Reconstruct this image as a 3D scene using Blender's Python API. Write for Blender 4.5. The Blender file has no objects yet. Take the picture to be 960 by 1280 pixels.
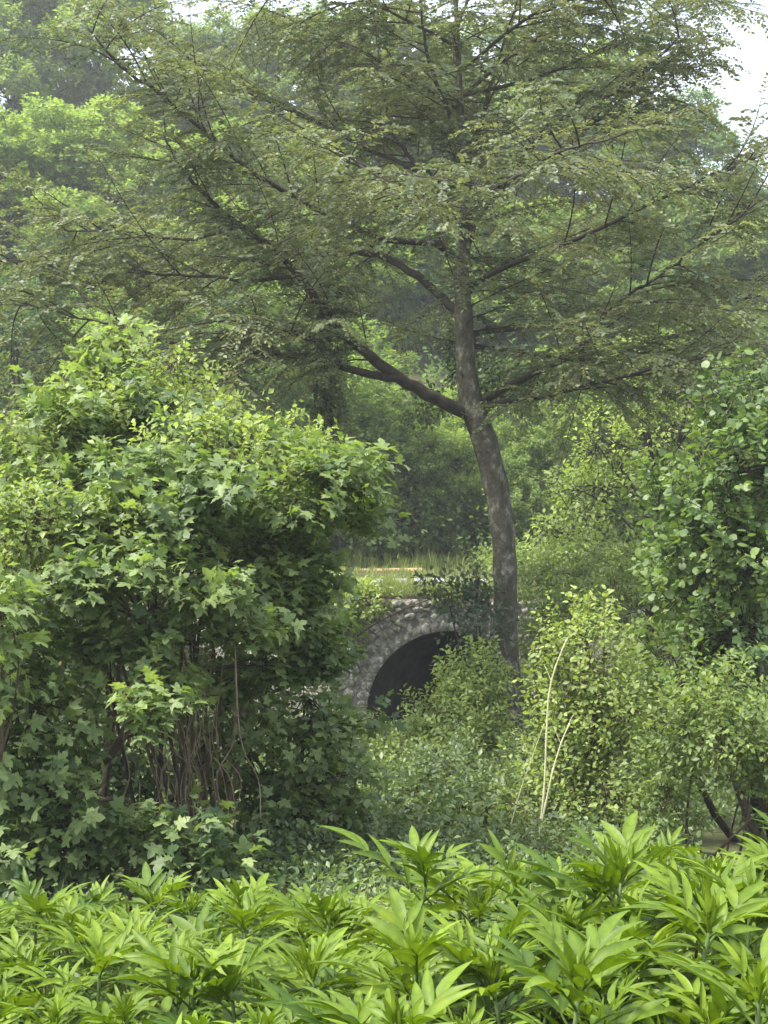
import bpy, math
import numpy as np
from mathutils import Matrix, Vector

# ------------------------------------------------------------------ camera, world, sun, exposure
sc = bpy.context.scene
COL = sc.collection
EYE = 1.65
FPX = 1926.0                       # focal length in pixels of the 960x1280 photograph
PITCH = math.atan(60.0 / FPX)      # horizon lies at y = 700
cam_d = bpy.data.cameras.new('camera'); cam = bpy.data.objects.new('camera', cam_d); COL.objects.link(cam)
cam.location = (0, 0, EYE); cam.rotation_euler = (math.radians(90) + PITCH, 0, 0)
cam_d.sensor_fit = 'VERTICAL'; cam_d.sensor_height = 36.0; cam_d.lens = 36.0 * FPX / 1280.0
cam_d.clip_start = 0.05; cam_d.clip_end = 2000
sc.camera = cam

SUN_EL, SUN_AZ = math.radians(62), math.radians(-112)     # azimuth clockwise from +Y (the view direction)
world = bpy.data.worlds.new('World'); sc.world = world; world.use_nodes = True
nt = world.node_tree; nt.nodes.clear()
def wn(t, **k):
    n = nt.nodes.new(t)
    for a, b in k.items(): setattr(n, a, b)
    return n
wo = wn('ShaderNodeOutputWorld'); bg = wn('ShaderNodeBackground'); sky = wn('ShaderNodeTexSky', sky_type='NISHITA')
sky.sun_disc = False; sky.sun_elevation = SUN_EL; sky.sun_rotation = SUN_AZ; sky.air_density = 1.0; sky.dust_density = 2.5
tc = wn('ShaderNodeTexCoord'); mp = wn('ShaderNodeMapping'); mp.inputs['Scale'].default_value = (1.0, 1.0, 2.2)
mp.inputs['Location'].default_value = (0.35, 0.2, 0.1)
nz = wn('ShaderNodeTexNoise'); nz.inputs['Scale'].default_value = 3.2; nz.inputs['Detail'].default_value = 6
rp = wn('ShaderNodeValToRGB'); rp.color_ramp.elements[0].position = 0.36; rp.color_ramp.elements[0].color = (0.3, 0.3, 0.3, 1)
rp.color_ramp.elements[1].position = 0.60; rp.color_ramp.elements[1].color = (1, 1, 1, 1)
mx = wn('ShaderNodeMix', data_type='RGBA'); mx.inputs[7].default_value = (6.6, 7.1, 7.8, 1)
L = nt.links.new
L(tc.outputs['Generated'], mp.inputs['Vector']); L(mp.outputs['Vector'], nz.inputs['Vector']); L(nz.outputs['Fac'], rp.inputs['Fac'])
L(rp.outputs['Color'], mx.inputs[0]); L(sky.outputs['Color'], mx.inputs[6]); L(mx.outputs[2], bg.inputs['Color'])
bg.inputs['Strength'].default_value = 0.12; L(bg.outputs['Background'], wo.inputs['Surface'])

sun_d = bpy.data.lights.new('sun', 'SUN'); sun = bpy.data.objects.new('sun', sun_d); COL.objects.link(sun)
sun_d.energy = 4.0; sun_d.angle = math.radians(9); sun_d.color = (1.0, 0.96, 0.88)
sdir = Vector((math.sin(SUN_AZ) * math.cos(SUN_EL), math.cos(SUN_AZ) * math.cos(SUN_EL), math.sin(SUN_EL)))
sun.rotation_euler = (-sdir).to_track_quat('-Z', 'Y').to_euler()
sun.location = (5, 10, 40)

sc.view_settings.view_transform = 'Standard'; sc.view_settings.look = 'None'
sc.view_settings.exposure = 1.42; sc.view_settings.gamma = 1.0; sc.view_settings.use_curve_mapping = False
cy = sc.cycles
cy.max_bounces = 7; cy.diffuse_bounces = 4; cy.glossy_bounces = 2; cy.transmission_bounces = 4; cy.volume_bounces = 0
cy.transparent_max_bounces = 4; cy.use_denoising = True; cy.use_adaptive_sampling = True; cy.adaptive_threshold = 0.02
cy.caustics_reflective = False; cy.caustics_refractive = False; cy.sample_clamp_indirect = 6

# ------------------------------------------------------------------ helpers
def rng_(s): return np.random.default_rng(s)
def nrm(a): return a / np.maximum(np.linalg.norm(a, axis=-1, keepdims=True), 1e-9)
UP = np.array([0, 0, 1.0])
cp, sp = math.cos(PITCH), math.sin(PITCH)
def at(px, py, Y):
    """point at distance Y (along +Y) seen at photograph pixel px, py"""
    dx, dz = (px - 480) / FPX, (640 - py) / FPX
    dy2, dz2 = cp - dz * sp, sp + dz * cp
    return np.array([dx / dy2 * Y, Y, EYE + dz2 / dy2 * Y])
def pxm(px, Y): return px / FPX * Y
def sst(a, b, t):
    t = np.clip((t - a) / (b - a), 0, 1); return t * t * (3 - 2 * t)

def mesh_arr(name, V, F, mat=None, tint=None, smooth=False):
    V = np.ascontiguousarray(V, np.float32); F = np.ascontiguousarray(F, np.int32)
    me = bpy.data.meshes.new(name)
    k = F.shape[1]
    me.vertices.add(len(V)); me.vertices.foreach_set('co', V.ravel())
    me.loops.add(F.size); me.loops.foreach_set('vertex_index', F.ravel())
    me.polygons.add(len(F)); me.polygons.foreach_set('loop_start', np.arange(len(F), dtype=np.int32) * k)
    if smooth: me.polygons.foreach_set('use_smooth', np.ones(len(F), bool))
    if tint is not None:
        a = me.attributes.new('tint', 'FLOAT', 'POINT'); a.data.foreach_set('value', np.ascontiguousarray(tint, np.float32))
    if mat: me.materials.append(mat)
    me.update(calc_edges=True)
    return me
def link(name, me, parent=None, loc=None):
    o = bpy.data.objects.new(name, me); COL.objects.link(o)
    if parent is not None: o.parent = parent
    if loc is not None: o.location = loc
    return o
def empty(name, loc):
    o = bpy.data.objects.new(name, None); COL.objects.link(o); o.location = tuple(loc); o.empty_display_size = 0.1
    return o
def tag(o, label=None, cat=None, group=None, kind=None):
    if label: o['label'] = label
    if cat: o['category'] = cat
    if group: o['group'] = group
    if kind: o['kind'] = kind
    return o

def cat_rom(P, n):
    """smooth a polyline, n points per span (also works on columns such as radius)"""
    P = np.asarray(P, float); A = np.vstack([2 * P[0] - P[1], P, 2 * P[-1] - P[-2]]); out = []
    for i in range(1, len(A) - 2):
        t = np.linspace(0, 1, n, endpoint=False)[:, None]
        a, b, c, d = A[i - 1], A[i], A[i + 1], A[i + 2]
        out.append(0.5 * (2 * b + (c - a) * t + (2 * a - 5 * b + 4 * c - d) * t * t + (3 * b - a - 3 * c + d) * t ** 3))
    out.append(P[-1:]); return np.vstack(out)
class Acc:
    """collects triangles"""
    def __init__(s): s.V, s.F, s.T, s.n = [], [], [], 0
    def add(s, V, F, tint=0.5):
        s.V.append(V); s.F.append(F + s.n); s.n += len(V)
        s.T.append(np.full(len(V), tint) if np.isscalar(tint) else tint)
    def tube(s, P, R, sides=6, cap=True, jit=0, rng=None):
        P = np.asarray(P, float); R = np.broadcast_to(np.asarray(R, float), (len(P),))
        T = nrm(np.gradient(P, axis=0))
        ref = np.array([0.31, 0.87, 0.17]) if abs(T[0] @ np.array([0.31, 0.87, 0.17])) < 0.85 else np.array([1.0, 0, 0])
        A = nrm(np.cross(T, ref)); B = np.cross(T, A)
        an = np.arange(sides) * 2 * math.pi / sides
        rr = R[:, None] * np.ones(sides)
        if jit: rr = rr * (1 + jit * rng.standard_normal(rr.shape))
        V = P[:, None] + rr[..., None] * (A[:, None] * np.cos(an)[None, :, None] + B[:, None] * np.sin(an)[None, :, None])
        V = V.reshape(-1, 3); m = len(P)
        i, j = np.meshgrid(np.arange(m - 1), np.arange(sides), indexing='ij')
        a = i * sides + j; b = i * sides + (j + 1) % sides; c = a + sides; d = b + sides
        F = np.stack([np.stack([a, b, d], -1), np.stack([a, d, c], -1)], -2).reshape(-1, 3)
        if cap:
            V = np.vstack([V, P[-1] + T[-1] * R[-1]]); k = len(V) - 1; q = (m - 1) * sides + np.arange(sides)
            F = np.vstack([F, np.stack([q, (m - 1) * sides + (np.arange(sides) + 1) % sides, np.full(sides, k)], -1)])
        s.add(V, F)
    def arrays(s): return np.vstack(s.V), np.vstack(s.F), np.concatenate(s.T)
    def mesh(s, name, mat, smooth=False):
        V, F, T = s.arrays(); return mesh_arr(name, V, F, mat, T, smooth)

def frames(d, n):
    y = nrm(d); x = nrm(np.cross(y, n)); z = np.cross(x, y)
    return np.stack([x, y, z], -1)
def scatter(tpl, pos, d, n, size, tint):
    tv, tf = tpl
    R = frames(d, n)
    V = pos[:, None] + np.einsum('nij,vj->nvi', R, tv) * size[:, None, None]
    F = tf[None] + (np.arange(len(pos)) * len(tv))[:, None, None]
    return V.reshape(-1, 3), F.reshape(-1, 3), np.repeat(tint, len(tv))

# leaf templates: x width, y length, z normal, unit length
def fan(outline, centre, zf):
    P = [centre] + outline; V = np.array([(x, y, zf(x, y)) for x, y in P], float); m = len(outline)
    return V, np.array([(0, 1 + i, 1 + (i + 1) % m) for i in range(m)])
def mirror(half): return half + [(-x, y) for x, y in half[::-1] if abs(x) > 1e-6]
RHOMB = (np.array([(0, 0, 0), (0.3, 0.45, 0.07), (0, 1, -0.1), (-0.3, 0.45, 0.07)], float), np.array([(0, 1, 2), (0, 2, 3)]))
OVATE = (np.array([(0, 0, 0), (0.27, 0.28, 0.06), (0.25, 0.62, 0.04), (0, 1, -0.12), (-0.25, 0.62, 0.04), (-0.27, 0.28, 0.06), (0, 0.45, 0)], float),
         np.array([(6, 0, 1), (6, 1, 2), (6, 2, 3), (6, 3, 4), (6, 4, 5), (6, 5, 0)]))
MAPLE = fan(mirror([(0, 0.06), (0.14, -0.05), (0.42, 0.0), (0.36, 0.13), (0.27, 0.25), (0.46, 0.36), (0.60, 0.55), (0.40, 0.53), (0.21, 0.53), (0.24, 0.74), (0, 1.0)]),
            (0, 0.33), lambda x, y: 0.10 * abs(x) - 0.42 * x * x - 0.28 * max(y - 0.2, 0) ** 2)
MAPLE_B = fan([(0, 0.06), (0.16, -0.08), (0.36, -0.04), (0.33, 0.12), (0.24, 0.22), (0.44, 0.30), (0.62, 0.46), (0.42, 0.50), (0.2, 0.5), (0.2, 0.72), (0.05, 0.96), (-0.24, 0.7), (-0.2, 0.52), (-0.34, 0.55), (-0.5, 0.6), (-0.42, 0.38), (-0.26, 0.24), (-0.36, 0.1), (-0.4, -0.04), (-0.14, -0.05)],
            (0, 0.33), lambda x, y: 0.30 * abs(x) - 0.30 * x * x + 0.25 * x * y - 0.45 * max(y - 0.25, 0) ** 2)
ROUND = fan(mirror([(0, 0.0), (0.2, -0.03), (0.4, 0.2), (0.46, 0.5), (0.36, 0.76), (0.14, 0.92), (0, 1.04)]), (0, 0.45),
            lambda x, y: 0.12 * abs(x) - 0.3 * x * x - 0.2 * (y - 0.3) ** 2)

# ------------------------------------------------------------------ materials
def mat_new(name):
    m = bpy.data.materials.new(name); m.use_nodes = True; m.node_tree.nodes.clear(); return m, m.node_tree
def leaf_mat(name, dark, light, transl=0.38, rough=0.5, spec=0.35, tcol=(1.25, 1.35, 0.7), objvar=0.35, patch=0.5):
    m, t = mat_new(name); N = t.nodes.new; K = t.links.new
    at_ = N('ShaderNodeAttribute'); at_.attribute_name = 'tint'; oi = N('ShaderNodeObjectInfo')
    ge = N('ShaderNodeNewGeometry'); nz = N('ShaderNodeTexNoise'); nz.inputs['Scale'].default_value = 0.9; nz.inputs['Detail'].default_value = 2
    K(ge.outputs['Position'], nz.inputs['Vector'])
    a = N('ShaderNodeMath'); a.operation = 'MULTIPLY_ADD'; a.inputs[1].default_value = objvar; K(oi.outputs['Random'], a.inputs[0]); K(at_.outputs['Fac'], a.inputs[2])
    b = N('ShaderNodeMath'); b.operation = 'MULTIPLY_ADD'; b.inputs[1].default_value = patch; K(nz.outputs['Fac'], b.inputs[0]); K(a.outputs[0], b.inputs[2])
    c = N('ShaderNodeMath'); c.operation = 'SUBTRACT'; c.inputs[1].default_value = 0.5 * (objvar + patch); K(b.outputs[0], c.inputs[0])
    r = N('ShaderNodeValToRGB'); e = r.color_ramp.elements; e[0].color = (*dark, 1); e[0].position = 0.05; e[1].color = (*light, 1); e[1].position = 0.95
    K(c.outputs[0], r.inputs['Fac'])
    sn = N('ShaderNodeTexNoise'); sn.inputs['Scale'].default_value = 42; sn.inputs['Detail'].default_value = 3; K(ge.outputs['Position'], sn.inputs['Vector'])
    sr = N('ShaderNodeValToRGB'); se = sr.color_ramp.elements; se[0].position = .3; se[0].color = (.72, .76, .8, 1); se[1].position = .62; se[1].color = (1.08, 1.06, 1, 1)
    q = se.new(.74); q.color = (1.25, 1.0, .62, 1); K(sn.outputs['Fac'], sr.inputs['Fac'])
    bm_ = N('ShaderNodeMix'); bm_.data_type = 'RGBA'; bm_.blend_type = 'MULTIPLY'; bm_.inputs[0].default_value = 1; K(r.outputs['Color'], bm_.inputs[6]); K(sr.outputs['Color'], bm_.inputs[7])
    class _C: outputs = {'Color': bm_.outputs[2]}
    r = _C
    p = N('ShaderNodeBsdfPrincipled'); p.inputs['Roughness'].default_value = rough; p.inputs['Specular IOR Level'].default_value = spec
    K(r.outputs['Color'], p.inputs['Base Color'])
    mu = N('ShaderNodeMix'); mu.data_type = 'RGBA'; mu.blend_type = 'MULTIPLY'; mu.inputs[0].default_value = 1; mu.inputs[7].default_value = (*tcol, 1)
    K(r.outputs['Color'], mu.inputs[6])
    tr = N('ShaderNodeBsdfTranslucent'); K(mu.outputs[2], tr.inputs['Color'])
    ms = N('ShaderNodeMixShader'); ms.inputs[0].default_value = transl; K(p.outputs[0], ms.inputs[1]); K(tr.outputs[0], ms.inputs[2])
    o = N('ShaderNodeOutputMaterial'); K(ms.outputs[0], o.inputs['Surface'])
    return m
def surf_mat(name, cols, scale=4, rough=0.9, bump=0.3, detail=8, fine=None, coords='Object', stretch=(1, 1, 1), distort=0.3, spec=0.2):
    """noise ramp over cols [(pos, rgb)...] plus bump"""
    m, t = mat_new(name); N = t.nodes.new; K = t.links.new
    tc = N('ShaderNodeTexCoord'); mp = N('ShaderNodeMapping'); mp.inputs['Scale'].default_value = stretch
    if coords == 'World':
        g = N('ShaderNodeNewGeometry'); K(g.outputs['Position'], mp.inputs['Vector'])
    else: K(tc.outputs[coords], mp.inputs['Vector'])
    nz = N('ShaderNodeTexNoise'); nz.inputs['Scale'].default_value = scale; nz.inputs['Detail'].default_value = detail; nz.inputs['Roughness'].default_value = 0.65
    nz.inputs['Distortion'].default_value = distort; K(mp.outputs[0], nz.inputs['Vector'])
    oi = N('ShaderNodeObjectInfo'); ad = N('ShaderNodeMath'); ad.operation = 'MULTIPLY_ADD'; ad.inputs[1].default_value = 0.12
    K(oi.outputs['Random'], ad.inputs[0]); K(nz.outputs['Fac'], ad.inputs[2])
    r = N('ShaderNodeValToRGB'); el = r.color_ramp.elements
    while len(el) < len(cols): el.new(0.5)
    for q, (pos, c) in zip(el, cols): q.position = pos; q.color = (*c, 1)
    K(ad.outputs[0], r.inputs['Fac'])
    p = N('ShaderNodeBsdfPrincipled'); p.inputs['Roughness'].default_value = rough; p.inputs['Specular IOR Level'].default_value = spec
    K(r.outputs['Color'], p.inputs['Base Color'])
    n2 = N('ShaderNodeTexNoise'); n2.inputs['Scale'].default_value = fine or scale * 5; n2.inputs['Detail'].default_value = 6; K(mp.outputs[0], n2.inputs['Vector'])
    bp = N('ShaderNodeBump'); bp.inputs['Strength'].default_value = bump; bp.inputs['Distance'].default_value = 0.03
    K(n2.outputs['Fac'], bp.inputs['Height']); K(bp.outputs[0], p.inputs['Normal'])
    o = N('ShaderNodeOutputMaterial'); K(p.outputs[0], o.inputs['Surface'])
    return m

M = {}
M['elder'] = leaf_mat('elder_leaf', (0.028, 0.072, 0.009), (0.172, 0.252, 0.019), 0.28, 0.5, 0.26, (1.3, 1.35, 0.45), 0.5, 0.5)
M['elder_stem'] = leaf_mat('elder_stem', (0.06, 0.10, 0.025), (0.12, 0.18, 0.05), 0.05)
M['maple'] = leaf_mat('maple_leaf', (0.075, 0.125, 0.05), (0.29, 0.37, 0.14), 0.4, 0.5, 0.35, (1.3, 1.4, 0.55), 0.45, 0.45)
M['vine'] = leaf_mat('vine_leaf', (0.11, 0.17, 0.055), (0.34, 0.42, 0.135), 0.42, 0.5, 0.35, (1.3, 1.35, 0.6))
M['hornbeam'] = leaf_mat('hornbeam_leaf', (0.06, 0.102, 0.055), (0.235, 0.272, 0.138), 0.4, 0.5, 0.4, (1.3, 1.25, 0.6), 0.2, 0.7)
M['hazel'] = leaf_mat('hazel_leaf', (0.05, 0.098, 0.038), (0.2, 0.285, 0.085), 0.36, 0.5, 0.4, (1.3, 1.35, 0.6), 0.45, 0.5)
M['wood_a'] = leaf_mat('woodland_leaf_mid', (0.095, 0.16, 0.045), (0.34, 0.43, 0.12), 0.48, 0.5, 0.35, (1.25, 1.35, 0.65), 0.5, 0.4)
M['wood_b'] = leaf_mat('woodland_leaf_dark', (0.055, 0.105, 0.042), (0.2, 0.3, 0.1), 0.45, 0.5, 0.35, (1.2, 1.35, 0.7), 0.5, 0.4)
M['wood_c'] = leaf_mat('woodland_leaf_pale', (0.12, 0.19, 0.055), (0.36, 0.44, 0.135), 0.5, 0.5, 0.35, (1.25, 1.35, 0.6), 0.5, 0.4)
M['shrub'] = leaf_mat('shrub_leaf', (0.1, 0.16, 0.05), (0.36, 0.44, 0.14), 0.42, 0.5, 0.35, (1.3, 1.35, 0.55), 0.3, 0.4)
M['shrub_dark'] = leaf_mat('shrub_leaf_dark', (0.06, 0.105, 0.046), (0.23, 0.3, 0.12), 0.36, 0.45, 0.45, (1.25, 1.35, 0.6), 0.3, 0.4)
M['grass'] = leaf_mat('grass_blade', (0.09, 0.15, 0.03), (0.25, 0.30, 0.08), 0.4, 0.55, 0.3, (1.2, 1.2, 0.6), 0.1, 0.6)
M['verge'] = leaf_mat('verge_grass_blade', (0.1, 0.16, 0.04), (0.29, 0.33, 0.1), 0.4, 0.55, 0.3, (1.2, 1.2, 0.6), 0.1, 0.6)
M['bark'] = surf_mat('bark_grey', [(0.3, (0.030, 0.028, 0.019)), (0.46, (0.068, 0.064, 0.045)), (0.57, (0.09, 0.085, 0.064)), (0.69, (0.25, 0.24, 0.19))], 9, 0.95, 1.0, fine=34, coords='World', stretch=(1, 1, 0.6))
M['bark_dark'] = surf_mat('bark_dark', [(0.3, (0.02, 0.017, 0.014)), (0.7, (0.066, 0.056, 0.043))], 7, 0.95, 0.5, coords='World')
M['twig'] = surf_mat('twig_bark', [(0.3, (0.04, 0.03, 0.02)), (0.7, (0.11, 0.08, 0.055))], 9, 0.9, 0.2, coords='World')
M['dry'] = surf_mat('dry_stem', [(0.3, (0.09, 0.068, 0.042)), (0.7, (0.24, 0.19, 0.125))], 9, 0.85, 0.2, coords='World')
M['pale'] = surf_mat('pale_stalk', [(0.3, (0.34, 0.34, 0.16)), (0.7, (0.60, 0.58, 0.36))], 9, 0.8, 0.2, coords='World')
M['soil'] = surf_mat('soil', [(0.3, (0.030, 0.025, 0.016)), (0.5, (0.06, 0.055, 0.028)), (0.7, (0.075, 0.085, 0.03))], 0.9, 1.0, 0.6, fine=14, coords='World')
M['stone'] = surf_mat('rubble_stone', [(0.25, (0.055, 0.06, 0.036)), (0.42, (0.13, 0.12, 0.092)), (0.56, (0.23, 0.21, 0.17)), (0.64, (0.34, 0.32, 0.28)), (0.72, (0.62, 0.60, 0.56))], 14, 0.95, 0.7, fine=22, coords='World')
M['vault'] = surf_mat('damp_shaded_vault_stone', [(0.3, (0.014, 0.013, 0.011)), (0.7, (0.05, 0.046, 0.040))], 5, 1.0, 0.8, coords='World')  # damp stone, colour darkened further to hold the shade inside the arch
M['ring'] = surf_mat('ring_stone', [(0.25, (0.10, 0.095, 0.07)), (0.5, (0.20, 0.185, 0.15)), (0.70, (0.42, 0.40, 0.35))], 14, 0.95, 0.6, fine=22, coords='World')
M['mortar'] = surf_mat('old_mortar', [(0.3, (0.08, 0.075, 0.06)), (0.55, (0.17, 0.156, 0.13)), (0.70, (0.40, 0.38, 0.34))], 10, 1.0, 0.7, coords='World')
M['road'] = surf_mat('pale_concrete', [(0.3, (0.26, 0.26, 0.25)), (0.7, (0.38, 0.38, 0.37))], 1.5, 0.85, 0.15, coords='World')
M['dirt'] = surf_mat('ochre_dirt', [(0.3, (0.30, 0.17, 0.09)), (0.7, (0.50, 0.31, 0.18))], 1.2, 1.0, 0.3, coords='World')

# ------------------------------------------------------------------ terrain
ARCH_C, ARCH_R, SPRING, FACE_Y, SKEW = at(562, 895, 24.8)[0], 1.33, -0.82, 24.8, math.tan(math.radians(30))
def deck(y): return 1.10 + 0.03 * (y - 26)
def terrain(x, y):
    x = np.asarray(x, float); y = np.asarray(y, float)
    low = -0.35 * sst(5, 9, y) - 0.75 * sst(9, 19, y) + 0.05 * np.sin(x * 1.7 + y) + 0.04 * np.sin(y * 2.3 - x)
    off = np.abs(x - ARCH_C)
    y0 = 24.95 - 6.5 * sst(3.2, 8.5, off)
    e = sst(0, 1, (y - y0) / np.maximum(25.05 - y0, 0.12))
    z = low * (1 - e) + deck(np.clip(y, 24, 34)) * e
    slope = 0.50 - 0.16 * sst(-5, 14, x)
    hill = np.maximum(y - 37.5, 0)
    z = z + 0.06 * sst(33, 37, y) + slope * hill * sst(37.5, 46, y) * (1 - 0.35 * sst(60, 140, y)) + 0.35 * np.sin(x * 0.35) * sst(38, 50, y)
    u = np.abs(x - ARCH_C - (y - FACE_Y) * SKEW)
    gap = (1 - sst(1.40, 1.62, u)) * (y > FACE_Y - 0.3) * (1 - sst(34.0, 36.5, y))
    return z * (1 - gap) + np.minimum(low, z) * gap
def grid_mesh(name, xs, ys, zf, mat):
    X, Y = np.meshgrid(xs, ys, indexing='ij'); Z = zf(X, Y)
    n, m = X.shape; V = np.stack([X, Y, Z], -1).reshape(-1, 3)
    i, j = np.meshgrid(np.arange(n - 1), np.arange(m - 1), indexing='ij'); a = i * m + j
    F = np.stack([a, a + m, a + m + 1, a + 1], -1).reshape(-1, 4)
    return mesh_arr(name, V, F, mat, smooth=True)
xs = np.unique(np.round(np.concatenate([np.linspace(-220, 220, 45), np.linspace(-30, 30, 61), np.arange(-6, 9.01, 0.2)]), 3))
ys = np.unique(np.round(np.concatenate([np.linspace(-60, 320, 39), np.arange(-4, 60, 0.8), np.arange(22, 37.5, 0.2)]), 3))
tag(link('ground', grid_mesh('ground', xs, ys, terrain, M['soil'])), kind='structure')

def strip(name, y0, y1, lift, mat, thick=0.18, x0=-45, x1=45):
    xs = np.linspace(x0, x1, 91); ys = np.linspace(y0, y1, 9)
    X, Y = np.meshgrid(xs, ys, indexing='ij'); n, m = X.shape
    wob = 0.10 * np.sin(X * 1.3) + 0.06 * np.sin(X * 3.1 + 1)
    Y2 = Y + np.where((Y == y0) | (Y == y1), wob, 0)
    Zt = deck(np.minimum(Y, 34)) + 0.06 * sst(33, 37, Y) + lift + 0.012 * np.sin(X * 2.1 + Y)
    T = np.stack([X, Y2, Zt], -1).reshape(-1, 3); B = T - np.array([0, 0, thick]); N_ = len(T)
    i, j = np.meshgrid(np.arange(n - 1), np.arange(m - 1), indexing='ij'); a = (i * m + j).ravel()
    q = np.stack([a, a + m, a + m + 1, a + 1], -1)
    e0 = np.arange(n - 1) * m; e1 = e0 + m - 1
    s0 = np.stack([e0, e0 + N_, e0 + m + N_, e0 + m], -1); s1 = np.stack([e1, e1 + m, e1 + m + N_, e1 + N_], -1)
    me = mesh_arr(name, np.vstack([T, B]), np.vstack([q, (q + N_)[:, ::-1], s0, s1]), mat, smooth=False)
    return tag(link(name, me), kind='structure')
strip('verge_near_ground', 24.86, 28.2, 0.015, M['soil'])
strip('road', 28.2, 31.0, 0.030, M['road'])
strip('verge_far_ground', 31.0, 34.6, 0.02, M['soil'])
strip('dirt_track', 36.4, 37.6, 0.05, M['dirt'], 0.3, -45, 0.9)

# ------------------------------------------------------------------ stone bridge
bridge = tag(empty('stone_bridge', (ARCH_C, FACE_Y, -1.1)), 'low grey rubble stone bridge with one dark round arch under the road', 'bridge')
WX0, WX1, WZ0, WZ1 = -3.4, 4.2, -1.45, 1.04
def arch_top(x):
    d = abs(x - ARCH_C)
    return SPRING + math.sqrt(max(ARCH_R ** 2 - d * d, 0)) if d < ARCH_R else WZ0
def bridge_part(name, me): o = link(name, me, bridge); o.location = -np.array(bridge.location); return o
xw = np.unique(np.concatenate([np.linspace(WX0, ARCH_C - ARCH_R, 8), ARCH_C - ARCH_R * np.cos(np.linspace(0, math.pi, 41)), np.linspace(ARCH_C + ARCH_R, WX1, 8)]))
V, F = [], []
for y in (FACE_Y + 0.03, FACE_Y + 0.42):
    for x in xw: V += [(x, y, max(arch_top(x), WZ0)), (x, y, WZ1 - 0.02)]
n = len(xw)
for i in range(n - 1):
    a = 2 * i; b = a + 2; F += [(a, b, b + 1, a + 1), (2 * n + a, 2 * n + a + 1, 2 * n + b + 1, 2 * n + b), (a + 1, b + 1, 2 * n + b + 1, 2 * n + a + 1)]
bridge_part('spandrel_wall', mesh_arr('spandrel_wall', V, F, M['mortar']))
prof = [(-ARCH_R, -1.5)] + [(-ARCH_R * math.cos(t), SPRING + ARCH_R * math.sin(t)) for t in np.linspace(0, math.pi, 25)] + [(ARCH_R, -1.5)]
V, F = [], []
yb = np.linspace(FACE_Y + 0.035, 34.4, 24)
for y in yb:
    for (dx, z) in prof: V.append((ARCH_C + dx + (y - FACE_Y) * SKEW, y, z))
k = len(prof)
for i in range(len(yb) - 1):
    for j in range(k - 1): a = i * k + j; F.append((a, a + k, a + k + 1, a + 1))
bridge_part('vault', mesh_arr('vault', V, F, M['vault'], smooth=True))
# individual rubble stones sharing a dozen meshes
R = rng_(5)
def stone_mesh(i):
    r = rng_(100 + i)
    ang = np.sort(r.uniform(0, 2 * math.pi, 4) * 0.25 + np.arange(4) * math.pi / 2 + 0.45)
    q = []
    for a in np.linspace(0, 2 * math.pi, 9)[:-1] + 0.39:
        c, s = math.cos(a), math.sin(a); m = max(abs(c), abs(s)); w = 0.5 / m * 0.93 if False else 0.5 * (1 / m) ** 0.75
        q.append((c * w * r.uniform(0.86, 1.03), s * w * r.uniform(0.86, 1.03)))
    V = [(x, 0.5, z) for x, z in q] + [(x * 0.98, -0.28 + r.uniform(-.1, .1), z * 0.98) for x, z in q] + [(x * 0.72, -0.5 + r.uniform(-.12, .12), z * 0.72) for x, z in q] + [(0, -0.52, 0)]
    F = []
    for j in range(8):
        b = (j + 1) % 8
        F += [(j, b, 8 + b), (j, 8 + b, 8 + j), (8 + j, 8 + b, 16 + b), (8 + j, 16 + b, 16 + j), (16 + j, 16 + b, 24)]
    return mesh_arr('stone', V, np.array(F), M['stone'])
SM = [stone_mesh(i) for i in range(12)]; RSM = [m_.copy() for m_ in SM]
for m_ in RSM: m_.materials[0] = M['ring']
def put_stone(name, x, z, w, h, dep=0.14, rot=0.0, ms=None):
    o = link(name, (ms or SM)[R.integers(12)], bridge)
    o.location = (x - ARCH_C, R.uniform(0.04, 0.066), z + 1.1); o.scale = (w, dep, h); o.rotation_euler = (0, rot + (math.pi if R.random() < .5 else 0), 0)
for row in range(19):
    zr = -0.98 + row * 0.107; x = -0.95 + R.uniform(0, .12)
    while x < 2.7:
        w = R.uniform(0.10, 0.25); xm = x + w / 2; zm = zr + R.normal(0, .022); h = R.uniform(.085, .15)
        if zm + h * .4 > WZ1: h = .09; zm = WZ1 - .05 + R.uniform(-.02, .02)
        x += w * .93
        if math.hypot(xm - ARCH_C, max(zm - SPRING, 0)) < ARCH_R + .20 + w * .32: continue
        put_stone('stone', xm, zm, w, h, R.uniform(.08, .13), rot=R.normal(0, .22))
for t in np.linspace(0, math.pi, 30):     # ring stones of the arch
    rad = ARCH_R + 0.09; put_stone('arch_stone', ARCH_C - rad * math.cos(t), SPRING + rad * math.sin(t), 0.20 * R.uniform(.75, 1.1), 0.15 * R.uniform(.7, 1.15), 0.09, rot=-(t if t < 9 else 0) + R.uniform(-.04, .04), ms=RSM if R.random() < .4 else SM)

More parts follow.
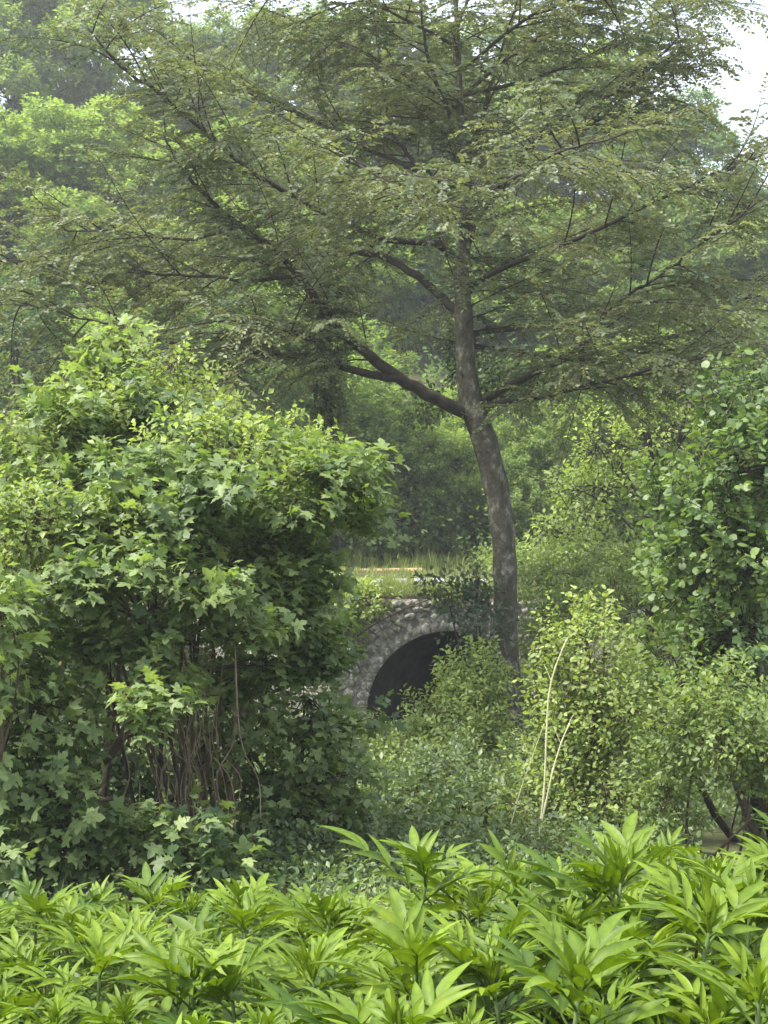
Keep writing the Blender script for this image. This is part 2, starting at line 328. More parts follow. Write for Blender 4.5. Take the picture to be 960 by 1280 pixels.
# ------------------------------------------------------------------ foliage builders
def leaves_on_shoots(P, D, O, ls, K, size, rng, up=0.8, droop=0.25, spread=1.0, petiole=0.25, tint_sh=None, flat=0.0):
    """K leaves on each shoot (centre P, direction D, outward O); returns pos, dir, normal, size, tint"""
    n = len(P); t = (np.arange(K) + 0.5) / K
    A = nrm(np.cross(D, rng.standard_normal((n, 3)))); B = np.cross(D, A)
    ph = np.arange(K) * 2.4 + rng.uniform(0, 6.28, (n, 1)) + rng.normal(0, .4, (n, K))
    rad = A[:, None] * np.cos(ph)[..., None] + B[:, None] * np.sin(ph)[..., None]
    lsz = np.broadcast_to(np.asarray(ls), (n,))
    pos = P[:, None] + D[:, None] * ((t - 0.5)[None] * lsz[:, None])[..., None]
    d = nrm(rad * spread + D[:, None] * (0.3 + 0.5 * t[None, :, None]) + O[:, None] * 0.25 - UP * droop + rng.normal(0, .15, (n, K, 3)))
    if flat: d[..., 2] *= (1 - flat)
    d = nrm(d)
    nn = nrm(UP * up + O[:, None] * 0.45 + rng.normal(0, .40, (n, K, 3)))
    sz = size * rng.uniform(0.5, 1.25, (n, K))
    pos = pos + d * (sz * petiole)[..., None]
    ti = (0.5 if tint_sh is None else tint_sh[:, None]) + rng.normal(0, .16, (n, K)) + 0.12 * (t - 0.5)[None]
    f = lambda a: a.reshape(-1, *a.shape[2:])
    return f(pos), f(d), f(nn), f(sz), f(np.broadcast_to(ti, (n, K)))
def blob_shoots(blobs, rng, upw=0.5, shell=0.55, lump=0.3, umb=False):
    Ps, Ds, Os, Bi = [], [], [], []
    for bi, (c, r, n) in enumerate(blobs):
        u = nrm(rng.standard_normal((n, 3)))
        if umb: u[:, 2] = np.where(u[:, 2] < 0, -u[:, 2] * rng.uniform(-.25, 1, n), u[:, 2])
        f = shell + (1 - shell) * rng.random(n) ** 0.6
        ph = rng.uniform(0, 6.28, 6)
        lm = np.sin(u[:, 0] * 4.1 + ph[0]) * np.sin(u[:, 1] * 3.7 + ph[1]) + 0.7 * np.sin(u[:, 2] * 5.3 + ph[2]) * np.sin(u[:, 0] * 6.1 + ph[3])
        f = f * (1 + lump * lm)
        r = np.broadcast_to(np.asarray(r, float), (3,))
        Ps.append(np.asarray(c) + u * r * f[:, None]); o = nrm(u / r); Os.append(o)
        Ds.append(nrm(o * 0.8 + UP * upw + rng.normal(0, .35, (n, 3)))); Bi.append(np.full(n, bi))
    return np.vstack(Ps), np.vstack(Ds), np.vstack(Os), np.concatenate(Bi)
def curve_between(a, b, rng, sag=0.1, n=5, lift=0.0):
    a, b = np.asarray(a, float), np.asarray(b, float); t = np.linspace(0, 1, n)[:, None]; d = np.linalg.norm(b - a)
    m = rng.normal(0, sag, 3) * d; m[2] += lift * d
    return a + (b - a) * t + m * (4 * t * (1 - t)) * 0.5
def split_leaves(root, tpl, arr, mat, nparts, name='leaf', rest='foliage', cam_pos=None):
    """nearest leaves become parts of their own, the rest one mass"""
    if isinstance(tpl, list):
        pick = rng_(len(arr[0])).integers(len(tpl), size=len(arr[0]))
        for q, t_ in enumerate(tpl): split_leaves(root, t_, tuple(a[pick == q] for a in arr), mat, nparts // len(tpl), name, rest)
        return
    pos, d, n, s, ti = arr
    org = np.array(root.location)
    idx = np.zeros(len(pos), bool)
    if nparts:
        px = 480 + pos[:, 0] / pos[:, 1] * FPX
        dist = np.linalg.norm(pos - np.array([0, 0, EYE]), axis=1) + np.where((px > -30) & (px < 990), 0, 50)
        idx[np.argsort(dist)[:nparts]] = True
        tv, tf = tpl
        ms = [mesh_arr(name, tv * 1.0, tf, mat, np.full(len(tv), q)) for q in (0.2, 0.35, 0.5, 0.65, 0.8)]
        Rm = frames(d[idx], n[idx])
        for p, r_, sz, t_ in zip(pos[idx], Rm, s[idx], ti[idx]):
            o = link(name, ms[int(np.clip(round((t_ - 0.2) / 0.15), 0, 4))], root)
            m4 = np.eye(4); m4[:3, :3] = r_ * sz; m4[:3, 3] = p - org
            o.matrix_local = Matrix(m4.tolist())
    k = ~idx
    if k.any():
        V, F, T = scatter(tpl, pos[k] - org, d[k], n[k], s[k], ti[k])
        tag(link(rest, mesh_arr(rest, V, F, mat, T), root), kind='stuff')
def bush(name, label, cat, base, blobs, tpl, size, K, mat, seed, ls=0.28, stems=3, bark='twig', nparts=0, up=0.8, droop=0.25, upw=0.5, shell=0.5,
         lump=0.3, mains=None, umb=False, group=None, rest='foliage', stem_r=0.02, petiole=0.25, twig_every=1, spread=1.0, tint0=0.5):
    rng = rng_(seed); root = tag(empty(name, base), label, cat, group)
    P, D, O, Bi = blob_shoots(blobs, rng, upw, shell, lump, umb)
    tsh = tint0 + rng.normal(0, .10, len(P)) + rng.normal(0, .10, len(blobs))[Bi]
    split_leaves(root, tpl, leaves_on_shoots(P, D, O, ls, K, size, rng, up, droop, spread, petiole, tsh), M[mat], nparts, rest=rest)
    base = np.asarray(base, float); acc = Acc(); acc2 = Acc(); trunks = []
    for bi, (c, r, n) in enumerate(blobs):
        b0 = base + np.array([rng.normal(0, .12), rng.normal(0, .12), -0.05])
        if mains and bi >= mains: b0 = min((q_ for m_ in trunks for q_ in m_[3:]), key=lambda q_: np.linalg.norm(q_ - np.asarray(c)) + (.6 if q_[2] > c[2] else 0))
        pth = curve_between(b0, c, rng, 0.12, 8, 0.06); trunks.append(pth)
        acc.tube(pth - base, np.linspace(stem_r, stem_r * 0.45, 8) * rng.uniform(.7, 1.2) * (.55 if mains and bi >= mains else 1), 6)
        ii = np.where(Bi == bi)[0]; nh = max(3, len(ii) // 14)
        hubs = P[rng.choice(ii, nh)] * 0.55 + np.asarray(c) * 0.45
        for h in hubs:
            q = curve_between(pth[rng.integers(4, 8)], h, rng, 0.12, 5, 0.08); acc.tube(q - base, np.linspace(stem_r * .4, stem_r * .2, 5), 5)
        for i in ii[::twig_every]:
            h = hubs[np.argmin(np.linalg.norm(hubs - P[i], axis=1))]
            q = np.vstack([curve_between(h, P[i] - D[i] * ls * .5, rng, 0.1, 4), P[i] + D[i] * ls * .45])
            acc2.tube(q - base, np.linspace(stem_r * .2, stem_r * .08, 5), 3, cap=False)
    link('stem', acc.mesh('stem', M[bark], True), root)
    tag(link('twigs', acc2.mesh('twigs', M[bark])  , root), kind='stuff')
    return root

# ------------------------------------------------------------------ the leaning hornbeam in front of the bridge
TY = 20.0
def trace(pts, n=6):
    """pts (px, py, dY, width_px) -> smooth 3-D path and radii"""
    P = np.array([np.append(at(a, b, TY + c), pxm(w, TY + c) / 2 * (1 if w > 21 else .9)) for a, b, c, w in pts]); Q = cat_rom(P, n)
    return Q[:, :3], np.maximum(Q[:, 3], 0.004)
TRUNK = [(640, 985, 0, 46), (638, 930, 0, 37), (636, 880, 0, 33), (632, 780, 0, 31), (631, 700, 0, 29.5), (624, 630, 0, 31), (608, 560, 0, 32), (590, 505, 0, 31), (582, 455, 0, 25), (580, 400, 0, 23),
         (577, 345, .05, 21), (581, 290, .1, 17), (579, 230, .1, 14), (577, 170, .1, 12), (574, 100, .1, 9), (571, 30, .1, 7), (567, -60, .1, 4)]
LIMBS = [
    [(588, 520, 0, 20), (545, 498, -.2, 18), (500, 472, -.4, 17), (430, 418, -.7, 14), (400, 380, -.8, 13), (375, 345, -.9, 11), (340, 310, -1.0, 9), (300, 283, -1.0, 8), (262, 250, -1.1, 7), (228, 212, -1.2, 5), (205, 170, -1.2, 3)],
    [(505, 476, -.4, 13), (450, 465, -.6, 11), (380, 446, -.9, 9), (300, 438, -1.2, 8), (230, 432, -1.4, 6.5), (165, 408, -1.6, 5), (110, 375, -1.8, 3)],
    [(345, 445, -1.0, 5), (300, 455, -1.3, 5), (275, 468, -1.5, 4), (250, 484, -1.7, 3)],
    [(580, 395, 0, 14), (550, 370, .3, 12), (520, 345, .5, 11), (470, 318, .8, 9), (400, 318, 1.0, 6), (330, 315, 1.2, 5), (250, 330, 1.3, 4), (160, 348, 1.4, 3)],
    [(578, 330, 0, 12), (540, 305, -.5, 10), (480, 298, -.9, 9), (420, 272, -1.3, 8), (375, 250, -1.5, 8), (310, 210, -1.7, 7), (250, 160, -1.9, 6), (190, 110, -2.0, 5), (150, 82, -2.1, 4), (110, 35, -2.2, 3)],
    [(584, 305, .1, 12), (605, 265, .0, 11), (640, 220, -.2, 10), (685, 160, -.4, 8), (740, 130, -.6, 6), (800, 95, -.8, 5), (850, 45, -.9, 3)],
    [(680, 165, -.4, 6), (720, 160, -.2, 5), (770, 140, .1, 4), (830, 120, .3, 3)],
    [(572, 285, 0, 8), (545, 240, .4, 7), (515, 200, .7, 6), (490, 160, .9, 5), (478, 100, 1.1, 3), (470, 40, 1.2, 2)],
    [(602, 500, 0, 12), (650, 475, -.6, 11), (700, 452, -1.2, 9), (735, 420, -1.5, 6), (770, 378, -1.7, 5), (815, 350, -1.9, 4.5), (870, 310, -2.1, 4), (950, 250, -2.3, 3)],
    [(582, 260, .1, 8), (592, 200, .4, 7), (605, 140, .7, 6), (625, 70, .9, 4), (645, 10, 1.1, 3)],
    [(578, 185, .1, 7), (556, 130, -.3, 6), (535, 70, -.5, 5), (525, 0, -.7, 3)],
    [(582, 420, 0, 9), (640, 410, .6, 8), (720, 405, 1.1, 6), (800, 395, 1.6, 5), (880, 385, 2.0, 4), (950, 370, 2.3, 3)],
    [(581, 360, 0, 9), (640, 330, -.5, 7), (720, 300, -.9, 6), (800, 260, -1.2, 5), (880, 225, -1.5, 4), (960, 190, -1.6, 3)],
    [(577, 120, .1, 6), (640, 70, .4, 5), (700, 30, .6, 4), (760, -20, .8, 3)],
    [(577, 140, .1, 6), (500, 90, .4, 5), (420, 50, .7, 4), (340, 15, 1.0, 3)],
    [(578, 240, .1, 7), (470, 190, .9, 6), (390, 150, 1.4, 5), (300, 110, 1.8, 4), (230, 70, 2.0, 3)],
    [(580, 300, 0, 8), (560, 270, -1, 7), (520, 240, -2, 5), (470, 215, -3, 4), (430, 200, -3.8, 3)],
    [(580, 280, 0, 8), (610, 240, -1, 7), (660, 215, -2, 5), (700, 190, -3, 4), (760, 175, -3.8, 3)],
    [(580, 380, 0, 8), (600, 350, 1, 7), (630, 330, 2, 5), (670, 310, 3, 4), (720, 300, 3.8, 3)],
    [(580, 200, 0, 7), (570, 170, 1, 6), (540, 140, 2, 5), (500, 120, 3, 4)],
    [(370, 345, -.9, 6), (320, 350, -.6, 5), (250, 345, -.4, 4), (170, 340, -.2, 4), (90, 335, 0, 3), (20, 330, .2, 2)],
    [(300, 283, -1, 5), (230, 300, -.6, 4), (150, 290, -.3, 3), (70, 285, 0, 2)],
    [(602, 505, 0, 9), (670, 498, -1, 7), (750, 478, -2, 5), (840, 455, -2.6, 4), (930, 440, -3, 3)],
    [(582, 430, 0, 8), (650, 440, 1, 6), (730, 450, 1.8, 5), (810, 440, 2.4, 4), (900, 430, 2.8, 3)],
    [(575, 90, .1, 6), (650, 30, -.5, 5), (740, -10, -.9, 4), (830, -30, -1.2, 3)],
    [(576, 120, .1, 6), (660, 100, .5, 5), (740, 70, .9, 4), (820, 30, 1.2, 3), (890, -10, 1.4, 2)],
    [(573, 60, .1, 5), (500, 20, -.5, 4), (420, -10, -.9, 3), (340, -40, -1.2, 2)],
    [(572, 40, .1, 5), (590, -10, .5, 4), (640, -50, .9, 3)],
    [(430, 418, -.7, 6), (390, 425, -1.5, 5), (340, 410, -2.2, 4), (280, 400, -2.8, 3)],
    [(165, 408, -1.6, 4), (110, 400, -1.6, 3), (50, 385, -1.5, 3), (-20, 375, -1.5, 2)],
]
hb = tag(empty('hornbeam_tree', at(640, 985, TY)), 'tall leaning hornbeam-like tree with bare grey trunk and wide layered olive crown', 'tree')
ORG = np.array(hb.location); RG = rng_(11)
a_ = Acc(); p_, r_ = trace(TRUNK, 5); a_.tube(p_ - ORG, r_ * (1 + 0.04 * np.sin(np.arange(len(r_)) * 1.7)), 14, jit=0.025, rng=RG)
link('trunk', a_.mesh('trunk', M['bark'], True), hb)
limb_paths = []
for pts in LIMBS:
    p_, r_ = trace(pts, 5); p_[1:-1] += RG.normal(0, .009, (len(p_) - 2, 3)); a_ = Acc(); a_.tube(p_ - ORG, r_, 8)
    link('limb', a_.mesh('limb', M['bark_dark'], True), hb); limb_paths.append((p_, 0.28))
tp_, _ = trace(TRUNK[8:], 5); limb_paths.append((tp_, 0.05))
sec, tert = Acc(), Acc(); LP, LD, LN, LS, LT = [], [], [], [], []
def spray(q0, dirn, length, rng, tint):
    """a twig with alternate leaves in one nearly flat plane"""
    m = 3; t = np.linspace(0, 1, m)[:, None]
    pth = q0 + dirn * length * t + UP * (-0.28 * length) * t ** 2
    tert.tube(pth - ORG, np.linspace(0.0045, 0.002, m), 3, cap=False)
    n = max(5, int(length / 0.024)); s = (np.arange(n) + 0.6) / n
    pos = q0 + dirn * (length * s)[:, None] + UP * (-0.28 * length * s ** 2)[:, None]
    side = np.where(np.arange(n) % 2, 1, -1)[:, None]; h = nrm(np.cross(dirn, UP))
    tilt = nrm(UP + rng.normal(0, .55, 3))
    LP.append(pos); LD.append(nrm(h * side * 0.9 + dirn * 0.55 + rng.normal(0, .22, (n, 3)) - UP * 0.16)); LN.append(nrm(tilt + rng.normal(0, .32, (n, 3))))
    LS.append(rng.uniform(.048, .084, n)); LT.append(np.clip(tint + rng.normal(0, .13, n), 0, 1))
for (p_, t0) in limb_paths:
    seg = np.linalg.norm(np.diff(p_, axis=0), axis=1); cum = np.r_[0, np.cumsum(seg)]; tot = cum[-1]; s = tot * t0; side = 1
    while s < tot:
        i = min(np.searchsorted(cum, s) , len(p_) - 1); i = max(i, 1); f = (s - cum[i - 1]) / max(seg[i - 1], 1e-6)
        q = p_[i - 1] + (p_[i] - p_[i - 1]) * f; T = nrm(p_[i] - p_[i - 1]); fr = s / tot
        h = np.cross(T, UP); h = nrm(h) if np.linalg.norm(h) > .3 else nrm(np.array([RG.normal(), RG.normal(), 0]))
        d = nrm(h * side * RG.uniform(.5, 1) + T * RG.uniform(.3, .9) + UP * RG.uniform(-.50, .60)); side = -side
        if abs(T[2]) > .7: a = RG.uniform(0, 6.28); d = nrm(np.array([math.cos(a), math.sin(a), RG.uniform(.05, .5)]))
        Ls = RG.uniform(.8, 2.2) * (1.12 - 0.5 * fr)
        m = 7; tt = np.linspace(0, 1, m)[:, None]; bend = RG.normal(0, .13, 3)
        pth = q + d * Ls * tt + (bend * Ls - UP * RG.uniform(-.05, .3) * Ls) * tt ** 2
        sec.tube(pth - ORG, np.linspace(.012, .004, m), 4, cap=False)
        cl = 0.5 + RG.normal(0, .16); sd = 1; u = RG.uniform(.1, .25)
        while u < 1.0:
            k = u * (m - 1); i0 = int(k); pt = pth[i0] + (pth[min(i0 + 1, m - 1)] - pth[i0]) * (k - i0)
            tg = nrm(pth[min(i0 + 1, m - 1)] - pth[i0]) if i0 < m - 1 else d
            hh = nrm(np.cross(tg, UP)) * sd; sd = -sd
            dd = nrm(hh * RG.uniform(.6, 1) + tg * RG.uniform(.5, .9) + RG.normal(0, .16, 3) + UP * RG.uniform(-.42, .34))
            spray(pt, dd, RG.uniform(.3, .7) * (1.15 - .45 * u), RG, cl)
            u += 0.09 / Ls
        spray(pth[-1], nrm(pth[-1] - pth[-2]), RG.uniform(.25, .45), RG, cl + .08)
        s += RG.uniform(.09, .195)
link('branchlets', sec.mesh('branchlets', M['bark_dark']), hb)
tag(link('twigs', tert.mesh('twigs', M['twig']), hb), kind='stuff')
V, F, T = scatter(RHOMB, np.vstack(LP) - ORG, np.vstack(LD), np.vstack(LN), np.concatenate(LS), np.concatenate(LT))
tag(link('crown', mesh_arr('crown', V, F, M['hornbeam'], T), hb), kind='stuff')
print('hornbeam leaves', len(V) // 4)

# ------------------------------------------------------------------ woodland on the hillside behind the road
def crown_variant(seed, mat, nb=54, sh=78, K=14, leaf=0.19, low=0.12, wide=0.36, flat=0.75):
    """unit tree, 10 m tall; returns (trunk mesh, crown mesh)"""
    rng = rng_(seed); H = 10.0; acc = Acc(); blobs = []
    tp = np.array([(0, 0, 0), (rng.normal(0, .15), rng.normal(0, .15), H * .3), (rng.normal(0, .3), rng.normal(0, .3), H * .6), (rng.normal(0, .3), rng.normal(0, .3), H * .9)])
    tp = cat_rom(tp, 5); acc.tube(tp, np.linspace(.17, .03, len(tp)), 8)
    for i in range(nb):
        z = H * (low + (0.97 - low) * ((i + rng.random()) / nb)); f = (z / H - low) / (1 - low)
        rad = H * wide * (0.35 + 1.1 * math.sin(math.pi * min(f * 0.85 + .13, 1)) ** .8) * rng.uniform(.35, 1.0) * 0.72
        a = i * 2.4 + rng.normal(0, .5); c = np.array([rad * math.cos(a), rad * math.sin(a), z])
        s = rng.uniform(.75, 1.35) * (1.1 - .35 * f); blobs.append((c, (s, s, s * flat * rng.uniform(.6, 1)), int(sh * s * s / 1.0)))
        j = int(np.clip((z - rad * .45) / (H * .9) * (len(tp) - 1), 0, len(tp) - 1))
        acc.tube(curve_between(tp[j], c, rng, .08, 5, .06), np.linspace(.05, .015, 5), 4, cap=False)
    P, D, O, Bi = blob_shoots(blobs, rng, 0.35, 0.45, 0.3)
    ts = 0.5 + rng.normal(0, .13, nb)[Bi] + rng.normal(0, .08, len(P))
    pos, d, n, s, ti = leaves_on_shoots(P, D, O, .38, K, leaf, rng, 0.9, 0.2, 1.0, .2, ts)
    V, F, T = scatter(RHOMB, pos, d, n, s, ti)
    return acc.mesh('trunk', M['bark_dark'], True), mesh_arr('crown', V, F, M[mat], T)
VAR = {'mid': crown_variant(21, 'wood_a'), 'dark': crown_variant(22, 'wood_b', wide=.33), 'pale': crown_variant(23, 'wood_c', wide=.4, low=.06),
       'low': crown_variant(24, 'wood_a', nb=54, low=.0, wide=.5, leaf=.17), 'lowdark': crown_variant(25, 'wood_b', nb=54, low=.0, wide=.5, leaf=.17)}
WOOD = [  # px, Y, top py, variant, width factor, label
    (40, 42, 330, 'lowdark', 1.0, 'dark bushy tree at the left edge of the wood, above the maple thicket'),
    (160, 43, 350, 'low', 1.0, 'mid green bushy tree behind the left end of the long bare limb'),
    (290, 42, 330, 'low', 1.0, 'leafy tree behind the hanging ivy column, left side'),
    (405, 41, 400, 'low', .9, 'bushy tree directly behind the ivy column and the thicket top'),
    (500, 41, 505, 'low', .8, 'bright low tree behind the dirt track, left of the leaning trunk'),
    (572, 42, 480, 'low', .8, 'dark leafy tree just behind the bend of the leaning trunk'),
    (665, 45, 500, 'lowdark', .7, 'shadowy tree in the dark gap right of the leaning trunk'),
    (745, 40, 430, 'pale', .75, 'pale feathery tree between the dark gap and the hazel'),
    (835, 41, 400, 'pale', .8, 'pale tree rising behind the hazel, with thin stems'),
    (945, 43, 390, 'low', .9, 'green tree above the hazel at the right edge'),
    (-20, 52, 150, 'mid', 1.1, 'tall blue-green tree at the upper left edge'),
    (110, 55, 130, 'mid', 1.1, 'tall tree behind the upper left limb tips'),
    (235, 54, 160, 'pale', .8, 'slim pale tree seen through the left part of the crown'),
    (350, 55, 150, 'pale', .9, 'bright pale tree seen between the two upper left limbs'),
    (470, 54, 230, 'mid', 1.0, 'hillside tree behind the crown just left of the upper trunk'),
    (600, 54, 250, 'mid', 1.0, 'hillside tree directly behind the upper trunk'),
    (720, 53, 250, 'mid', 1.0, 'hillside tree behind the right half of the crown'),
    (850, 54, 240, 'pale', .9, 'pale hillside tree behind the right tips of the crown'),
    (960, 55, 265, 'mid', .9, 'hillside tree at the right edge below the open sky'),
    (10, 72, -60, 'mid', 1.0, 'tall skyline tree filling the top left corner'),
    (130, 74, -60, 'pale', 1.0, 'tall skyline tree left of the small sky gap'),
    (265, 74, 22, 'mid', .9, 'skyline tree under the small sky gap at the top'),
    (370, 74, 10, 'mid', 1.0, 'broad skyline tree right of the small sky gap'),
    (480, 74, 10, 'mid', 1.0, 'skyline tree behind the crown, left of the trunk top'),
    (600, 74, 30, 'pale', 1.0, 'skyline tree behind the trunk top'),
    (720, 74, 60, 'mid', 1.0, 'skyline tree right of the trunk top'),
    (850, 70, 125, 'dark', .9, 'rounded skyline tree standing against the open sky on the right'),
    (955, 74, 230, 'dark', .9, 'low skyline tree below the sky at the right edge'),
]
RW = rng_(31)
for (px, Y, top, var, wf, label) in WOOD:
    p = at(px, 640, Y); zb = float(terrain(p[0], Y)); zt = at(px, top, Y)[2]; h = max(zt - zb, 3.0)
    root = tag(empty('woodland_tree', (p[0], Y, zb - 0.1)), label, 'tree', 'trees on the wooded hillside')
    s = h / 10.0; w = s ** .75 * 1.22 * wf
    root.rotation_euler = (0, 0, RW.uniform(0, 6.28)); root.scale = (w, w, s)
    link('trunk', VAR[var][0], root); tag(link('crown', VAR[var][1], root), kind='stuff')

def mass(name, label, cat, pos, d, n, s, ti, tpl, mat):
    V, F, T = scatter(tpl, pos, d, n, s, ti)
    return tag(link(name, mesh_arr(name, V, F, M[mat], T)), label, cat, kind='stuff')
def cover(name, label, cat, x0, x1, y0, y1, clumps, K, size, mat, seed, h=0.35, tpl=RHOMB, keep=None, r=0.35, hv=0.5):
    """low leafy growth clinging to the terrain"""
    rng = rng_(seed); Y = y0 + (y1 - y0) * rng.random(clumps); X = x0 * 1.0 + (x1 - x0) * rng.random(clumps)
    if keep is not None: k = keep(X, Y); X, Y = X[k], Y[k]
    hh = h * rng.uniform(1 - hv, 1 + hv, len(X))
    C = np.stack([X, Y, terrain(X, Y) + hh * .55], -1)
    u = nrm(rng.standard_normal((len(X), K, 3))); rr = np.stack([np.full(len(X), r), np.full(len(X), r), hh * .5], -1) * rng.uniform(.6, 1.3, (len(X), 1))
    P = C[:, None] + u * rr[:, None] * rng.uniform(.5, 1, (len(X), K, 1))
    d = nrm(u * .8 + rng.normal(0, .5, u.shape) + np.array([0, -.25, -.1])); nn = nrm(UP * .8 + u * .5 + rng.normal(0, .4, u.shape))
    ti = 0.5 + rng.normal(0, .15, (len(X), 1)) + rng.normal(0, .13, (len(X), K)); sz = size * rng.uniform(.6, 1.2, (len(X), K))
    f = lambda a: a.reshape(-1, 3)
    return mass(name, label, cat, f(P), f(d), f(nn), sz.ravel(), ti.ravel(), tpl, mat)
cover('hillside_undergrowth', 'dense shrubby undergrowth covering the hillside beneath the trees', 'undergrowth', -26, 30, 40.6, 66, 1500, 36, .26, 'wood_b', 41, 1.6, r=.8)
off_bridge = lambda X, Y: (Y < 24.4) | (np.abs(X - ARCH_C) > 3.6)
cover('valley_ground_cover', 'low weeds and brambles covering the stream valley floor', 'ground cover', -7, 8, 11.5, 25.6, 2300, 34, .085, 'shrub_dark', 42, .42, keep=off_bridge, r=.3)
cover('near_ground_cover', 'small-leaved weeds between the front bed and the valley shrubs', 'ground cover', -.4, 2.0, 7.2, 11.5, 420, 32, .045, 'shrub_dark', 45, .22, RHOMB, r=.22)
cover('thicket_floor_weeds', 'sparse weeds on the shaded ground under the maple thicket', 'ground cover', -3.4, -.4, 6.6, 11.5, 420, 24, .05, 'shrub_dark', 46, .2, OVATE, r=.22)
cover('wood_edge_shrubs', 'fringe of leafy shrubs along the foot of the wooded hill', 'undergrowth', -16, 18, 39.0, 43.0, 750, 46, .17, 'wood_a', 47, 1.3, r=.7)
cover('far_verge_weeds', 'tangle of leafy weeds along the foot of the wood behind the road', 'weeds', 2.4, 14, 33.2, 38.5, 800, 34, .12, 'shrub', 43, .5, r=.4)
cover('embankment_weeds', 'leafy weeds on the road bank right of the bridge', 'weeds', 2.6, 9, 22.5, 27.2, 800, 40, .10, 'shrub', 44, .5, r=.35)

def grass(name, label, xy, h, w, mat, seed, lean=.35, zf=terrain):
    rng = rng_(seed); n = len(xy); z = zf(xy[:, 0], xy[:, 1]); a = rng.uniform(0, 6.28, n); H = h * rng.uniform(.5, 1.25, n) * np.clip(.95 + .55 * np.sin(xy[:, 0] * 5.1 + 2 * np.sin(xy[:, 1] * 2.3)) * np.sin(xy[:, 1] * 3.7 + xy[:, 0] * 2.1) + .35 * np.sin(xy[:, 0] * 17.3), .3, 2)
    dr = np.stack([np.cos(a), np.sin(a), np.zeros(n)], -1); sd = np.stack([-np.sin(a), np.cos(a), np.zeros(n)], -1) * (w * rng.uniform(.6, 1.2, n))[:, None] * .5
    ln = (lean * rng.uniform(.2, 1.4, n) * H)[:, None]; b = np.stack([xy[:, 0], xy[:, 1], z - .01], -1)
    m = b + UP * (H * .6)[:, None] + dr * ln * .35; tip = b + UP * (H * .97)[:, None] + dr * ln
    V = np.stack([b - sd, b + sd, m - sd * .8, m + sd * .8, tip], 1).reshape(-1, 3)
    F = (np.array([(0, 1, 3), (0, 3, 2), (2, 3, 4)])[None] + (np.arange(n) * 5)[:, None, None]).reshape(-1, 3)
    ti = np.repeat(np.clip(0.5 + rng.normal(0, .22, n), 0, 1), 5)
    return tag(link(name, mesh_arr(name, V, F, M[mat], ti)), label, 'grass', kind='stuff')
rg = rng_(51)
def rnd(n, x0, x1, y0, y1): return np.stack([rg.uniform(x0, x1, n), rg.uniform(y0, y1, n)], -1)
vz = lambda x, y: deck(np.minimum(y, 34)) + .06 * sst(33, 37, y) + .02
grass('verge_grass', 'bright yellow-green grass fringe along the top of the bridge wall', np.vstack([rnd(13000, -4, 4.5, 24.72, 28.1), rnd(3000, -1.2, .3, 24.7, 26.0)]), .18, .010, 'verge', 52, .7, vz)
grass('far_verge_grass', 'dry pale grass beyond the pale road strip', np.vstack([rnd(8500, -6, 7, 31.0, 36.2), rnd(900, -6, 7, 28.4, 31.0), rnd(1200, -6, 1.2, 36.2, 37.8)]), .085, .014, 'verge', 53, .6, vz)
grass('wood_edge_grass', 'tall soft grass at the foot of the wooded hill', rnd(14000, -8, 9, 37.8, 41), .32, .016, 'verge', 56, .5)
grass('meadow_grass', 'fine green grass between the leafy plants in front', np.vstack([rnd(9000, -1.6, .2, 2.2, 6.5), rnd(9000, -1.2, -.4, 2.3, 4.2), rnd(9000, -1.0, 2.0, 2.0, 6.8)]), .25, .006, 'grass', 54, .8)

# ------------------------------------------------------------------ maple thicket on the left
def bl(px, py, Y, rx, ry, rd, n): return (at(px, py, Y), (pxm(rx, Y), rd, pxm(ry, Y)), n)
def gp(px, Y): x = at(px, 640, Y)[0]; return np.array([x, Y, float(terrain(x, Y))])
rt = rng_(60); TIERS = []
for (px, py, Y, rx, ry, n) in [(205, 590, 9.7, 62, 20, 30), (265, 612, 9.5, 60, 20, 30), (165, 632, 9.3, 62, 22, 30), (95, 660, 9.2, 55, 20, 24), (230, 668, 9.2, 66, 24, 36), (150, 712, 9.0, 66, 24, 34), (255, 735, 9.1, 60, 24, 30), (85, 738, 9.0, 50, 24, 24),
                              (335, 590, 10.1, 52, 20, 24), (420, 590, 10.2, 60, 20, 28), (455, 640, 10.2, 36, 26, 20), (385, 640, 10.0, 52, 22, 26), (325, 668, 9.8, 46, 22, 22), (345, 730, 9.7, 60, 24, 32), (300, 780, 9.5, 55, 22, 26),
                              (385, 785, 10.0, 56, 20, 28), (400, 822, 10.0, 40, 18, 18), (350, 830, 10.1, 60, 22, 28), (195, 800, 9.1, 60, 24, 30), (120, 800, 9.0, 46, 26, 22), (195, 890, 9.1, 34, 26, 18), (215, 860, 9.1, 30, 20, 12), (60, 590, 10.2, 60, 24, 22), (290, 850, 10.2, 46, 24, 20), (140, 590, 10.0, 50, 22, 20), (380, 690, 10.4, 46, 24, 24), (375, 735, 10.5, 36, 22, 18), (340, 700, 10.3, 50, 20, 22), (90, 520, 10.5, 50, 22, 20), (185, 510, 10.6, 46, 20, 16), (300, 548, 10.4, 44, 20, 16), (240, 545, 10.2, 46, 18, 16), (365, 570, 10.3, 40, 18, 14), (50, 640, 9.6, 44, 22, 18)]:
    TIERS.append(bl(px + rt.normal(0, 6), py + 6, Y + rt.normal(0, .18), rx, ry * 1.05, .36, int(n * 1.2)))
bush('maple_tree', 'large sycamore maple of the thicket, boughs of big pale-tipped leaves reaching toward the arch', 'maple', gp(215, 10.2), TIERS,
     [MAPLE, MAPLE_B], .083, 12, 'maple', 61, .30, nparts=300, droop=.5, stem_r=.016, bark='bark_dark', twig_every=2, shell=.25, lump=.58, mains=5, umb=True)
